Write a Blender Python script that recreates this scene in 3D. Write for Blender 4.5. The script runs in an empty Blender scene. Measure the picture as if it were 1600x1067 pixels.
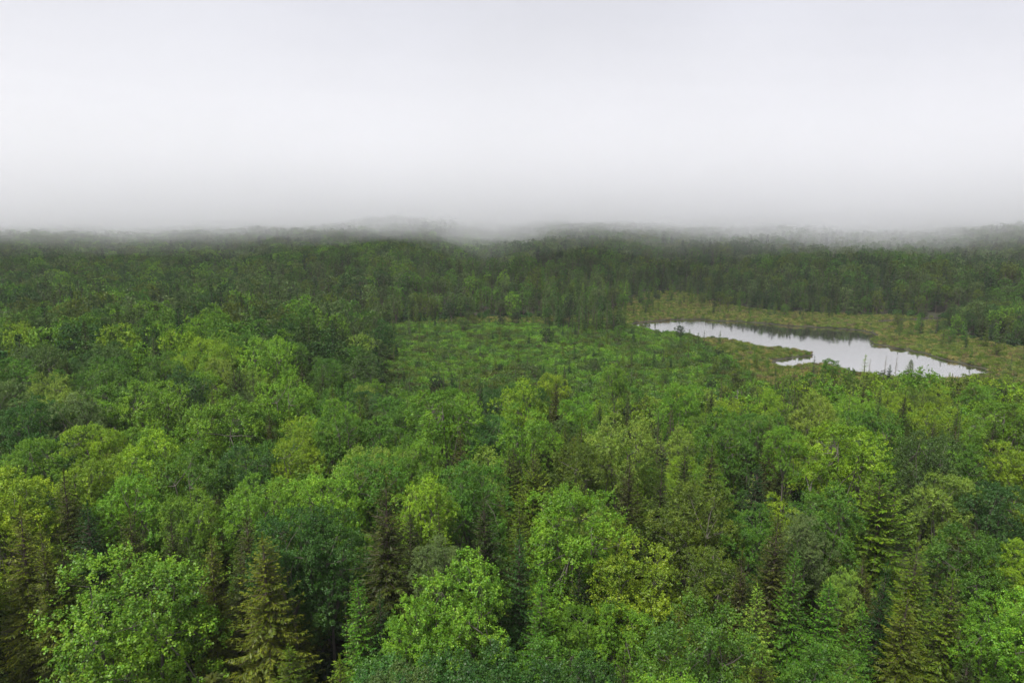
import bpy, math, random
import numpy as np
from mathutils import Vector

random.seed(7)
rng = np.random.default_rng(7)
R = math.radians
scene = bpy.context.scene
col = scene.collection

# ------------------------------------------------------------------ camera, sky, sun, exposure
CAM_Z, PITCH, FPX = 30.0, R(10.5), 1066.7
cam_data = bpy.data.cameras.new('camera')
cam_data.lens, cam_data.sensor_width = 24.0, 36.0
cam_data.clip_start, cam_data.clip_end = 0.5, 9000.0
cam = bpy.data.objects.new('camera', cam_data)
cam.location = (0, 0, CAM_Z)
cam.rotation_euler = (R(90) - PITCH, 0, 0)
col.objects.link(cam)
scene.camera = cam

SUN_EL, SUN_ROT = R(58), R(-125)          # behind and to the left, veiled by cloud
world = bpy.data.worlds.new('World')
scene.world = world
world.use_nodes = True
nt = world.node_tree
nt.nodes.clear()
sky = nt.nodes.new('ShaderNodeTexSky')
sky.sky_type = 'NISHITA'
sky.sun_disc = False
sky.sun_elevation, sky.sun_rotation = SUN_EL, -SUN_ROT
sky.air_density, sky.dust_density, sky.ozone_density = 1.0, 4.0, 1.0
hsv = nt.nodes.new('ShaderNodeHueSaturation')
hsv.inputs['Saturation'].default_value = 0.12
mixw = nt.nodes.new('ShaderNodeMix'); mixw.data_type = 'RGBA'
mixw.inputs[0].default_value = 0.92        # closed cloud deck over most of the clear sky
mixw.inputs[7].default_value = (1.60, 1.63, 1.86, 1)
bg = nt.nodes.new('ShaderNodeBackground')
bg.inputs['Strength'].default_value = 0.10
wo = nt.nodes.new('ShaderNodeOutputWorld')
nt.links.new(sky.outputs[0], hsv.inputs['Color'])
nt.links.new(hsv.outputs[0], mixw.inputs[6])
wtc = nt.nodes.new('ShaderNodeTexCoord')       # faint unevenness of the cloud deck, all round
wnz = nt.nodes.new('ShaderNodeTexNoise'); wnz.inputs['Scale'].default_value = 2.2; wnz.inputs['Detail'].default_value = 4
wmr = nt.nodes.new('ShaderNodeMapRange'); wmr.inputs['From Min'].default_value = .3; wmr.inputs['From Max'].default_value = .7
wmr.inputs['To Min'].default_value = .86; wmr.inputs['To Max'].default_value = 1.1
wvm = nt.nodes.new('ShaderNodeVectorMath'); wvm.operation = 'SCALE'
nt.links.new(wtc.outputs['Generated'], wnz.inputs['Vector']); nt.links.new(wnz.outputs[0], wmr.inputs['Value'])
nt.links.new(mixw.outputs[2], wvm.inputs[0]); nt.links.new(wmr.outputs[0], wvm.inputs['Scale'])
nt.links.new(wvm.outputs[0], bg.inputs['Color'])
nt.links.new(bg.outputs[0], wo.inputs['Surface'])

sun_data = bpy.data.lights.new('sun', 'SUN')
sun_data.energy, sun_data.angle, sun_data.color = 1.5, R(14), (1.0, 0.97, 0.90)
sun = bpy.data.objects.new('sun', sun_data)
sun.rotation_euler = (R(90) - SUN_EL, 0, SUN_ROT + R(90))
sun.location = (0, 0, 400)
col.objects.link(sun)

scene.view_settings.view_transform = 'Standard'
scene.view_settings.look = 'None'
scene.view_settings.exposure = 1.95
scene.view_settings.gamma = 1.0
scene.view_settings.use_curve_mapping = False
cy = scene.cycles
cy.max_bounces, cy.diffuse_bounces, cy.glossy_bounces = 9, 3, 2
cy.transmission_bounces, cy.transparent_max_bounces, cy.volume_bounces = 3, 64, 5
cy.sample_clamp_indirect = 6.0
cy.use_denoising = True
cy.denoising_prefilter = 'ACCURATE'

# ------------------------------------------------------------------ pixel rays (to read distances off the photograph)
FWD = np.array([0, math.cos(PITCH), -math.sin(PITCH)])
UPV = np.array([0, math.sin(PITCH), math.cos(PITCH)])

def at(px, py, z=0.0):
    """ground position (x, y) and depth of the point at height z seen at a pixel of the 1600 px photograph"""
    d = FWD + (px - 800) / FPX * np.array([1, 0, 0]) + (533.5 - py) / FPX * UPV
    t = (z - CAM_Z) / d[2]
    return d[0] * t, d[1] * t, t

def project(x, y, z):
    v = np.array([x, y, z - CAM_Z], float)
    w = v @ FWD
    return 800 + v[0] / w * FPX, 533.5 - (v @ UPV) / w * FPX, w

# ------------------------------------------------------------------ land cover, in metres
def poly_px(pts):
    return [at(px, py)[:2] for px, py in pts]

POND = np.array(poly_px([(986, 508), (1004, 504.5), (1030, 502), (1060, 499.5), (1095, 499.5), (1120, 502), (1150, 502.5), (1185, 505),
    (1215, 508), (1250, 510.5), (1290, 512), (1335, 516), (1356, 519), (1366, 524), (1352, 530), (1360, 537), (1382, 543), (1408, 546), (1436, 551.5),
    (1462, 560), (1490, 567), (1512, 571), (1532, 577), (1520, 583), (1480, 588), (1430, 588), (1385, 586), (1345, 581), (1318, 573),
    (1296, 568), (1268, 568), (1244, 568), (1228, 572), (1217, 569), (1226, 563), (1250, 559.5), (1276, 557), (1283, 552), (1268, 548),
    (1240, 545), (1212, 541.5), (1188, 540), (1165, 534), (1140, 529), (1118, 527.5), (1098, 527), (1080, 523), (1058, 521.5), (1034, 519),
    (1018, 515), (1000, 513)]))
CREEK = np.array(poly_px([(1372, 502), (1400, 500), (1440, 497.5), (1478, 496), (1482, 499), (1450, 501.5), (1410, 504), (1380, 505.5)]))
OPEN = np.array(poly_px([(592, 514), (650, 506), (705, 500), (800, 498), (900, 498), (955, 489), (985, 474), (1010, 459), (1060, 456),
    (1095, 465), (1110, 474), (1180, 486), (1260, 491), (1340, 494), (1400, 496), (1476, 498), (1474, 521), (1530, 533), (1600, 544),
    (1720, 560)]) + [(125, 116), (100, 112), (85, 110), (73, 107), (54, 112), (36, 106), (19, 99), (5, 91), (-4, 80), (-11, 70), (-17, 82), (-24, 118)])
ISLE = np.array(poly_px([(838, 507), (900, 503), (985, 512), (1006, 521), (975, 529), (900, 524), (850, 514)]))

def inside(poly, x, y):
    x, y = np.asarray(x, float), np.asarray(y, float)
    r = np.zeros(x.shape, bool)
    x1, y1 = poly[:, 0], poly[:, 1]
    x2, y2 = np.roll(x1, -1), np.roll(y1, -1)
    for a, b, c, d in zip(x1, y1, x2, y2):
        if b == d: continue
        r ^= ((b > y) != (d > y)) & (x < (c - a) * (y - b) / (d - b) + a)
    return r

def sdist(poly, x, y):
    """distance to a polygon's edge, negative inside"""
    x, y = np.asarray(x, float), np.asarray(y, float)
    m = np.full(x.shape, 1e9)
    n = len(poly)
    for i in range(n):
        a, b = poly[i], poly[(i + 1) % n]
        e = b - a
        t = np.clip(((x - a[0]) * e[0] + (y - a[1]) * e[1]) / (e @ e), 0, 1)
        m = np.minimum(m, np.hypot(x - a[0] - t * e[0], y - a[1] - t * e[1]))
    return np.where(inside(poly, x, y), -m, m)

_waves = [(rng.uniform(0, 2 * math.pi), rng.uniform(0, 2 * math.pi)) for _ in range(12)]
def wob(x, y, s, k=0):
    """smooth wobble about -1..1 with a wavelength near s metres"""
    r = 0
    for i in range(4):
        a, p = _waves[(i + k) % 12]
        f = 2 * math.pi / (s * (0.7 + 0.35 * i))
        r = r + np.sin((x * math.cos(a) + y * math.sin(a)) * f + p + 1.3 * np.sin((x * math.sin(a) - y * math.cos(a)) * f * .6 + p))
    return r / 2.6

def ground_h(x, y):
    """land only, without the pond hollow"""
    x, y = np.asarray(x, float), np.asarray(y, float)
    d = np.hypot(x * .75, y)
    start = 215 + 25 * np.clip(-x / 150, 0, 1.5) + 12 * wob(x, x * 0, 260, 2)
    t = np.clip(d - start, 0, 1400)
    h = 34 * (1 - np.exp(-t / 420))
    h += np.clip(t / 120, 0, 1) * (2.2 * wob(x, y, 170, 3) + 1.3 * wob(x, y, 70, 1))
    so = sdist_open(x, y)
    near = np.clip((so - 4) / 30, 0, 1)
    return np.maximum(h, -.3) * np.clip((so - 1) / 45, 0, 1) + near * (0.5 + 0.9 * wob(x, y, 60, 5))

def sdist_open(x, y):
    return sdist(OPEN, x, y)

# ------------------------------------------------------------------ helpers
def new_mesh(name, verts, faces_quads=None, faces=None, mats=(), mat_idx=None, smooth=False):
    """verts (n,3); faces_quads (m,4) int array and / or faces list"""
    me = bpy.data.meshes.new(name)
    if faces is None:
        q = np.asarray(faces_quads, np.int32)
        k = q.shape[1]
        me.vertices.add(len(verts)); me.vertices.foreach_set('co', np.asarray(verts, np.float32).ravel())
        me.loops.add(q.size); me.loops.foreach_set('vertex_index', q.ravel())
        me.polygons.add(len(q))
        me.polygons.foreach_set('loop_start', np.arange(0, q.size, k, dtype=np.int32))
        me.polygons.foreach_set('loop_total', np.full(len(q), k, np.int32))
        if mat_idx is not None: me.polygons.foreach_set('material_index', np.asarray(mat_idx, np.int32))
        me.update(calc_edges=True)
    else:
        me.from_pydata([tuple(v) for v in verts], [], faces)
    for m in mats: me.materials.append(m)
    if smooth: me.polygons.foreach_set('use_smooth', np.ones(len(me.polygons), bool))
    return me

def tag(o, label=None, cat=None, group=None, kind=None):
    for k, v in (('label', label), ('category', cat), ('group', group), ('kind', kind)):
        if v: o[k] = v
    return o

def unit(v):
    return v / np.maximum(np.linalg.norm(v, axis=-1, keepdims=True), 1e-9)

class Tubes:
    def __init__(s): s.v, s.f = [], []
    def add(s, pts, rad, n=6):
        pts = [np.asarray(p, float) for p in pts]
        b0 = len(s.v)
        for i, p in enumerate(pts):
            d = pts[min(i + 1, len(pts) - 1)] - pts[max(i - 1, 0)]
            d = d / (np.linalg.norm(d) + 1e-9)
            a = np.cross(d, [0.3, 1, 0.1]); a /= np.linalg.norm(a) + 1e-9
            b = np.cross(d, a)
            for k in range(n):
                t = 2 * math.pi * k / n
                s.v.append(p + rad[i] * (a * math.cos(t) + b * math.sin(t)))
        for i in range(len(pts) - 1):
            for k in range(n):
                s.f.append((b0 + i * n + k, b0 + i * n + (k + 1) % n, b0 + (i + 1) * n + (k + 1) % n, b0 + (i + 1) * n + k))
    def mesh(s, name, mat):
        return new_mesh(name, np.array(s.v), np.array(s.f), mats=[mat], smooth=True)

def leaf_quads(pos, nrm, along, ln, wd, fold=0.0):
    """rhombic leaves: pos (n,3), normal, long axis, length, width"""
    along = unit(along - nrm * np.sum(along * nrm, 1, keepdims=True))
    side = np.cross(nrm, along)
    ln, wd = ln[:, None], wd[:, None]
    a = pos - along * ln * .5
    c = pos + along * ln * .5
    b = pos + side * wd * .5 + along * ln * .06 + nrm * wd * fold
    d = pos - side * wd * .5 + along * ln * .06 + nrm * wd * fold
    v = np.stack([a, b, c, d], 1).reshape(-1, 3)
    f = np.arange(len(v), dtype=np.int32).reshape(-1, 4)
    return v, f

# ------------------------------------------------------------------ materials
def mat_new(name):
    m = bpy.data.materials.new(name); m.use_nodes = True
    n = m.node_tree; n.nodes.clear()
    return m, n

def leaf_material(name, instanced, translucency=0.27, gloss=0.022, var=0.3, rough=.5):
    m, n = mat_new(name)
    N, L = n.nodes.new, n.links.new
    if instanced:
        src = N('ShaderNodeAttribute'); src.attribute_type = 'INSTANCER'; src.attribute_name = 'tint'; c = src.outputs['Color']
    else:
        src = N('ShaderNodeObjectInfo'); c = src.outputs['Color']
    geo = N('ShaderNodeNewGeometry')
    hs = N('ShaderNodeHueSaturation')
    mv = N('ShaderNodeMapRange'); mv.inputs['To Min'].default_value = 1 - var; mv.inputs['To Max'].default_value = 1 + var
    L(geo.outputs['Random Per Island'], mv.inputs['Value'])
    mh = N('ShaderNodeMath'); mh.operation = 'MULTIPLY_ADD'
    fr = N('ShaderNodeMath'); fr.operation = 'MULTIPLY'; fr.inputs[1].default_value = 7.31
    fr2 = N('ShaderNodeMath'); fr2.operation = 'FRACT'
    L(geo.outputs['Random Per Island'], fr.inputs[0]); L(fr.outputs[0], fr2.inputs[0])
    L(fr2.outputs[0], mh.inputs[0]); mh.inputs[1].default_value = 0.035; mh.inputs[2].default_value = 0.4825
    L(mh.outputs[0], hs.inputs['Hue']); L(mv.outputs[0], hs.inputs['Value']); L(c, hs.inputs['Color'])
    # slow drift of tone over a crown (older and younger shoots)
    tc = N('ShaderNodeTexCoord'); nz = N('ShaderNodeTexNoise'); nz.inputs['Scale'].default_value = 0.55; nz.inputs['Detail'].default_value = 2
    L(tc.outputs['Object'], nz.inputs['Vector'])
    hs2 = N('ShaderNodeHueSaturation')
    m2 = N('ShaderNodeMapRange'); m2.inputs['From Min'].default_value = .3; m2.inputs['From Max'].default_value = .7
    m2.inputs['To Min'].default_value = .62; m2.inputs['To Max'].default_value = 1.4
    m3 = N('ShaderNodeMapRange'); m3.inputs['From Min'].default_value = .3; m3.inputs['From Max'].default_value = .7
    m3.inputs['To Min'].default_value = .512; m3.inputs['To Max'].default_value = .488
    L(nz.outputs[0], m2.inputs['Value']); L(nz.outputs[0], m3.inputs['Value'])
    L(m2.outputs[0], hs2.inputs['Value']); L(m3.outputs[0], hs2.inputs['Hue']); L(hs.outputs[0], hs2.inputs['Color'])
    cc = hs2.outputs[0]
    df = N('ShaderNodeBsdfDiffuse'); tr = N('ShaderNodeBsdfTranslucent'); gl = N('ShaderNodeBsdfGlossy')
    gl.inputs['Roughness'].default_value = rough; gl.inputs['Color'].default_value = (1, 1, 1, 1)
    L(cc, df.inputs['Color']); L(cc, tr.inputs['Color'])
    m1 = N('ShaderNodeMixShader'); m1.inputs[0].default_value = translucency
    L(df.outputs[0], m1.inputs[1]); L(tr.outputs[0], m1.inputs[2])
    mg = N('ShaderNodeMixShader'); mg.inputs[0].default_value = gloss
    L(m1.outputs[0], mg.inputs[1]); L(gl.outputs[0], mg.inputs[2])
    out = N('ShaderNodeOutputMaterial'); L(mg.outputs[0], out.inputs['Surface'])
    return m

def bark_material(name, c1, c2, scale=3.0):
    m, n = mat_new(name); N, L = n.nodes.new, n.links.new
    tc = N('ShaderNodeTexCoord'); mp = N('ShaderNodeMapping'); mp.inputs['Scale'].default_value = (scale, scale, scale * .25)
    nz = N('ShaderNodeTexNoise'); nz.inputs['Scale'].default_value = 4; nz.inputs['Detail'].default_value = 5
    cr = N('ShaderNodeMix'); cr.data_type = 'RGBA'; cr.inputs[6].default_value = (*c1, 1); cr.inputs[7].default_value = (*c2, 1)
    p = N('ShaderNodeBsdfPrincipled'); p.inputs['Roughness'].default_value = .9
    b = N('ShaderNodeBump'); b.inputs['Distance'].default_value = .02
    L(tc.outputs['Object'], mp.inputs[0]); L(mp.outputs[0], nz.inputs['Vector']); L(nz.outputs[0], cr.inputs[0])
    L(cr.outputs[2], p.inputs['Base Color']); L(nz.outputs[0], b.inputs['Height']); L(b.outputs[0], p.inputs['Normal'])
    o = N('ShaderNodeOutputMaterial'); L(p.outputs[0], o.inputs['Surface'])
    return m

M_LEAF = leaf_material('broad_leaves', False)
M_LEAF_I = leaf_material('broad_leaves_massed', True)
M_NEEDLE = leaf_material('needles', False, .18, .015, .35, .5)
M_NEEDLE_I = leaf_material('needles_massed', True, .18, .015, .4, .5)
M_BARK = bark_material('maple_bark', (.06, .052, .042), (.15, .135, .11))
M_BARKD = bark_material('spruce_bark', (.05, .035, .025), (.13, .10, .08))
M_SNAG = bark_material('weathered_wood', (.16, .15, .13), (.34, .32, .29))

# ground
def ground_material():
    m, n = mat_new('boggy_ground'); N, L = n.nodes.new, n.links.new
    at_ = N('ShaderNodeAttribute'); at_.attribute_name = 'open'
    wet = N('ShaderNodeAttribute'); wet.attribute_name = 'wet'
    tc = N('ShaderNodeTexCoord')
    def noise(s, d):
        z = N('ShaderNodeTexNoise'); z.inputs['Scale'].default_value = s; z.inputs['Detail'].default_value = d
        L(tc.outputs['Object'], z.inputs['Vector']); return z.outputs[0]
    def ramp(f, stops):
        r = N('ShaderNodeValToRGB'); e = r.color_ramp.elements
        e[0].position, e[0].color = stops[0][0], (*stops[0][1], 1)
        e[1].position, e[1].color = stops[-1][0], (*stops[-1][1], 1)
        for p, c in stops[1:-1]:
            k = e.new(p); k.color = (*c, 1)
        L(f, r.inputs[0]); return r.outputs[0]
    def mix(f, a, b):
        x = N('ShaderNodeMix'); x.data_type = 'RGBA'; L(f, x.inputs[0]); L(a, x.inputs[6]); L(b, x.inputs[7]); return x.outputs[2]
    bog = ramp(noise(.09, 6), [(.3, (.055, .075, .016)), (.48, (.085, .105, .022)), (.6, (.12, .115, .032)), (.72, (.09, .075, .034))])
    fine = ramp(noise(1.7, 5), [(.3, (.025, .035, .010)), (.7, (.07, .08, .022))])
    x = N('ShaderNodeMix'); x.data_type = 'RGBA'; x.inputs[0].default_value = .45; L(bog, x.inputs[6]); L(fine, x.inputs[7])
    floor = ramp(noise(.8, 6), [(.3, (.012, .012, .006)), (.55, (.03, .03, .012)), (.75, (.04, .06, .015))])
    mud = ramp(noise(.7, 5), [(.35, (.012, .010, .008)), (.7, (.035, .03, .02))])
    c = mix(at_.outputs['Fac'], floor, x.outputs[2])
    c = mix(wet.outputs['Fac'], c, mud)
    p = N('ShaderNodeBsdfPrincipled'); p.inputs['Roughness'].default_value = .95
    L(c, p.inputs['Base Color'])
    b = N('ShaderNodeBump'); b.inputs['Distance'].default_value = .25; b.inputs['Strength'].default_value = .6
    L(noise(1.2, 6), b.inputs['Height']); L(b.outputs[0], p.inputs['Normal'])
    o = N('ShaderNodeOutputMaterial'); L(p.outputs[0], o.inputs['Surface'])
    return m

def water_material():
    m, n = mat_new('still_water'); N, L = n.nodes.new, n.links.new
    tc = N('ShaderNodeTexCoord'); mp = N('ShaderNodeMapping'); mp.inputs['Scale'].default_value = (1, 1.6, 1)
    nz = N('ShaderNodeTexNoise'); nz.inputs['Scale'].default_value = 1.1; nz.inputs['Detail'].default_value = 3
    b = N('ShaderNodeBump'); b.inputs['Distance'].default_value = .012; b.inputs['Strength'].default_value = .35
    L(tc.outputs['Object'], mp.inputs[0]); L(mp.outputs[0], nz.inputs['Vector']); L(nz.outputs[0], b.inputs['Height'])
    p = N('ShaderNodeBsdfPrincipled'); p.inputs['Base Color'].default_value = (.03, .028, .025, 1)
    p.inputs['Roughness'].default_value = .03; p.inputs['IOR'].default_value = 12.0
    L(b.outputs[0], p.inputs['Normal'])
    o = N('ShaderNodeOutputMaterial'); L(p.outputs[0], o.inputs['Surface'])
    return m

# ------------------------------------------------------------------ ground and water
def axis(fine0, fine1, step, lo, hi, grow=1.12):
    a = list(np.arange(fine0, fine1 + .01, step))
    s, v = step, a[-1]
    while v < hi: s *= grow; v += s; a.append(v)
    s, v, pre = step, a[0], []
    while v > lo: s *= grow; v -= s; pre.append(v)
    return np.array(pre[::-1] + a)

gx, gy = axis(-60, 175, 1.3, -4200, 4200), axis(60, 300, 1.3, -900, 6500)
GX, GY = np.meshgrid(gx, gy)
fx, fy = GX.ravel(), GY.ravel()
so = sdist(OPEN, fx, fy) + 1.6 * wob(fx, fy, 14, 4)
sp = np.minimum(sdist(POND, fx, fy) - 1.3, sdist(CREEK, fx, fy) + .1) + .55 * wob(fx, fy, 7, 2) + .3 * wob(fx, fy, 3, 6)
hz = ground_h(fx, fy)
def bog_h(x, y): return np.maximum(.12 + .12 * wob(x, y, 9, 4), .03)
bogz = bog_h(fx, fy)
open_w = np.clip(.5 - so / 3.0, 0, 1)
hz = hz * (1 - open_w) + np.maximum(bogz, .03) * open_w
hz = np.where(sp < 2.2, np.minimum(hz, -.16 + np.clip(sp, -2.5, 2.2) * .22 + (sp < 0) * -.15), hz)
nx, ny = len(gx), len(gy)
ii = np.arange(nx * ny).reshape(ny, nx)
q = np.stack([ii[:-1, :-1], ii[:-1, 1:], ii[1:, 1:], ii[1:, :-1]], -1).reshape(-1, 4)
me = new_mesh('ground', np.stack([fx, fy, hz], 1), q, mats=[ground_material()], smooth=True)
for nm, val in (('open', open_w), ('wet', np.clip(1.1 - sp / 1.6, 0, 1))):
    a = me.attributes.new(nm, 'FLOAT', 'POINT'); a.data.foreach_set('value', val.astype(np.float32))
ground = bpy.data.objects.new('ground', me); col.objects.link(ground); tag(ground, kind='structure')

wx0, wx1 = POND[:, 0].min() - 3, POND[:, 0].max() + 25
wy0, wy1 = POND[:, 1].min() - 3, max(POND[:, 1].max(), CREEK[:, 1].max()) + 3
me = new_mesh('pond_water', [(wx0, wy0, -.2), (wx1, wy0, -.2), (wx1, wy1, -.2), (wx0, wy1, -.2)], [[0, 1, 2, 3]], mats=[water_material()])
water = bpy.data.objects.new('pond_water', me); col.objects.link(water); tag(water, kind='structure')

# ------------------------------------------------------------------ tree prototypes (mesh data; every tree is then an object of its own)
def broadleaf(seed, Rc=4.5, n_leaf=20000, leaf=.17, lobes=22, depth=1.0, spiky=1.0, per=30):
    """crown in its own space: widest ring near z = 0, top at about z = Rc * depth; returns (limbs, leaves, crown top)"""
    g = np.random.default_rng(seed)
    tb = Tubes()
    hv = Rc * depth
    L = []
    ax = g.uniform(.86, 1.1, 2)
    for i in range(lobes):
        f = (i + .5) / lobes
        up = 1 - 2.15 * f
        az = i * 2.399963 + g.normal() * .4
        rr = math.sqrt(max(0, 1 - min(1, up) ** 2)) if up > 0 else 1.0 - .25 * abs(up)
        k = g.uniform(.66, 1.12)
        L.append((np.array([math.cos(az) * rr * Rc * .76 * k * ax[0], math.sin(az) * rr * Rc * .76 * k * ax[1], (up * hv * .78 * k if up > 0 else up * Rc * 1.15)]),
                  Rc * g.uniform(.18, .31)))
    fork = np.array([0, 0, -Rc * 1.3])
    r0 = .05 * Rc
    mains = []
    for k in range(6):
        a = 2 * math.pi * (k + g.uniform(-.3, .3)) / 6
        e = np.array([math.cos(a) * Rc * .36, math.sin(a) * Rc * .36, hv * g.uniform(-.25, .35)])
        tb.add([fork, (fork + e) / 2 + [math.cos(a) * .25, math.sin(a) * .25, -.15], e], [r0 * .62, r0 * .42, r0 * .26], 6); mains.append(e)
    for p, r in L:
        e = min(mains, key=lambda m: np.linalg.norm(m - p))
        tb.add([e, (e + p) / 2 + g.normal(size=3) * .15, p], [r0 * .22, r0 * .15, r0 * .07], 5)
        for _ in range(3):
            d = unit(g.normal(size=3) + [0, 0, .5]); tb.add([p, p + d * r * .75], [r0 * .07, r0 * .02], 4)
    ns = max(8, int(n_leaf / per))
    w = np.array([r ** 2 for _, r in L]); w /= w.sum()
    li = g.choice(len(L), ns, p=w)
    C = np.array([L[i][0] for i in li]); RL = np.array([L[i][1] for i in li])
    out = unit(C - np.array([0, 0, -Rc * .5]))
    d = unit(g.normal(size=(ns, 3)) * .62 + out * .50 + np.array([0, 0, .30]))
    start = C + d * (RL * g.uniform(.72, 1.0, ns))[:, None] * [1, 1, .85]
    sd = unit(d * .75 + np.array([0, 0, .40 * spiky]) + g.normal(size=(ns, 3)) * .3)
    sc_ = Rc / 4.4
    core = g.random(ns) < .24             # leaves deep in the crown
    qd = unit(g.normal(size=(ns, 3))) * (g.random((ns, 1)) ** .4) * [Rc * .62, Rc * .62, hv * .55]
    start = np.where(core[:, None], qd - [0, 0, Rc * .15], start)
    slen = g.uniform(.12, .50, ns) * sc_ * (1 + 1.3 * spiky * (g.random(ns) < .20))
    t = g.random((ns, per))
    spread = (.26 - .14 * t) * sc_
    P = start[:, None] + sd[:, None] * (t * slen[:, None])[..., None] + unit(g.normal(size=(ns, per, 3))) * (spread * g.random((ns, per)) ** .5)[..., None]
    P = P.reshape(-1, 3)
    o3 = np.repeat(d, per, 0)
    nrm = unit(g.normal(size=P.shape) * .62 + o3 * .40 + np.array([0, 0, .85]))
    al = unit(np.repeat(sd, per, 0) * .2 + g.normal(size=P.shape) * [1, 1, .6])
    ln = leaf * g.uniform(.65, 1.4, len(P)); wd = ln * g.uniform(.6, .9, len(P))
    v, f = leaf_quads(P, nrm, al, ln, wd, .12)
    return tb, (v, f), float(np.percentile(v[:, 2], 99.6))

def spruce(seed, Rc=2.1, H=12.0, whorl=.36, per=8, twig=.34, dens=1.0, droop=.25, ragged=.3, base=.12, full=.0, fine=True):
    g = np.random.default_rng(seed)
    tb = Tubes(); r0 = .014 * H
    bend = g.normal(size=2) * .12
    tb.add([(0, 0, -.4), (bend[0], bend[1], H * .5), (bend[0] * .5, bend[1] * .5, H * .98)], [r0 * 1.2, r0 * .75, .02], 7)
    Ps, Ds, Ls, Ws, Ns = [], [], [], [], []
    z = H * base
    while z < H * .985:
        f = (z - H * base) / (H * (1 - base))
        if full: prof = (1 - f) ** .62 * (1 - .35 * max(0, .3 - f) / .3)
        else: prof = (1 - f) ** .74 * (1 - .25 * max(0, .15 - f) / .15)
        n = max(4, int(per * (.55 + .6 * (1 - f)) * dens))
        a0 = g.uniform(0, 6.28)
        for k in range(n):
            if g.random() < .10 * ragged * 3: continue
            a = a0 + 2 * math.pi * (k + g.uniform(-.35, .35)) / n
            Lb = Rc * prof * g.uniform(1 - ragged, 1 + ragged * .45) + .12
            el = -.15 - droop * (1 - f) + .75 * f ** 2 + g.normal() * .08
            dr = np.array([math.cos(a) * math.cos(el), math.sin(a) * math.cos(el), math.sin(el)])
            s0 = np.array([bend[0] * .8, bend[1] * .8, z + g.uniform(-.12, .12)])
            m = max(3, int(Lb / (.105 if fine else .3)))
            if fine and Lb > .5:
                tb.add([s0, s0 + dr * Lb * .85], [.022, .006], 3)
            side = np.cross(dr, [0, 0, 1]); side /= np.linalg.norm(side)
            for j in range(m):
                t = (j + .6) / m
                c = s0 + dr * Lb * t + np.array([0, 0, (t ** 2.2) * .22 * Lb])
                tl = twig * (1.25 - .75 * t) * min(1.3, .5 + Lb / 2) * g.uniform(.7, 1.3)
                for sgn in (-1, 1):
                    dd = dr * .75 + side * sgn * .75 + np.array([0, 0, g.uniform(-.25, .22)])
                    dd /= np.linalg.norm(dd)
                    Ps.append(c + dd * tl * .5); Ds.append(dd); Ls.append(tl); Ws.append(tl * (.30 if fine else .4))
                    nn = np.cross(dd, side) + g.normal(size=3) * .35; Ns.append(nn * (1 if nn[2] > 0 else -1))
            tip = s0 + dr * Lb + np.array([0, 0, .22 * Lb])
            Ps.append(tip); Ds.append(dr + [0, 0, .3]); Ls.append(twig * .9); Ws.append(twig * .3); Ns.append([0, 0, 1.0])
        z += whorl * g.uniform(.75, 1.2) * (1.1 - .35 * f)
    for k in range(5):                    # leader
        Ps.append([bend[0] * .5, bend[1] * .5, H * (.97 + .012 * k)]); Ds.append([g.normal() * .3, g.normal() * .3, 1]); Ls.append(.34); Ws.append(.10); Ns.append(list(g.normal(size=2)) + [0])
    P, D, Nn = np.array(Ps), unit(np.array(Ds, float)), unit(np.array(Ns, float))
    v, f = leaf_quads(P, Nn, D, np.array(Ls), np.array(Ws), -.15)
    return ('spruce_bark', tb), (v, f)

def larch(seed, Rc=1.1, H=7.0, whorl=.42):
    return spruce(seed, Rc, H, whorl, 6, .30, 1.0, -.05, .55, .10, 0, True)

def dead_tree(seed, H=9.0, Rc=1.1, forked=False):
    g = np.random.default_rng(seed); tb = Tubes(); r0 = .011 * H
    if not forked:
        tb.add([(0, 0, -.4), (.05, 0, H * .5), (0, .03, H)], [r0 * 1.3, r0, .03], 7)
        z = H * .25
        while z < H * .97:
            f = (z - H * .25) / (H * .75)
            for _ in range(g.integers(2, 5)):
                a = g.uniform(0, 6.28); Lb = Rc * (1 - f) ** .8 * g.uniform(.35, 1) + .1
                e = np.array([math.cos(a) * Lb, math.sin(a) * Lb, z - Lb * g.uniform(.0, .35)])
                m = e * [.55, .55, 1] + [0, 0, .05]; m[2] = (z + e[2]) / 2 + .04
                tb.add([(0, 0, z), m, e], [.035, .025, .01], 4)
                for _ in range(2):
                    t = g.uniform(.4, .9); b = np.array([0, 0, z]) * (1 - t) + e * t
                    tb.add([b, b + g.normal(size=3) * [.22, .22, .1]], [.014, .005], 3)
            z += g.uniform(.14, .34)
    else:
        def grow(p, d, L, r, k):
            e = p + d * L
            tb.add([p, (p + e) / 2 + g.normal(size=3) * L * .05, e], [r, r * .8, r * .6], 5 if k > 2 else 3)
            if k == 0: return
            for _ in range(g.integers(2, 4)):
                nd = unit(d + g.normal(size=3) * .42 + np.array([0, 0, .12]))
                grow(e if g.random() < .6 else p + (e - p) * g.uniform(.5, 1), nd, L * g.uniform(.55, .8), r * .55, k - 1)
        grow(np.array([0, 0, -.3]), np.array([0.03, 0, 1.0]), H * .36, r0 * 1.2, 5)
    return tb

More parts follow.
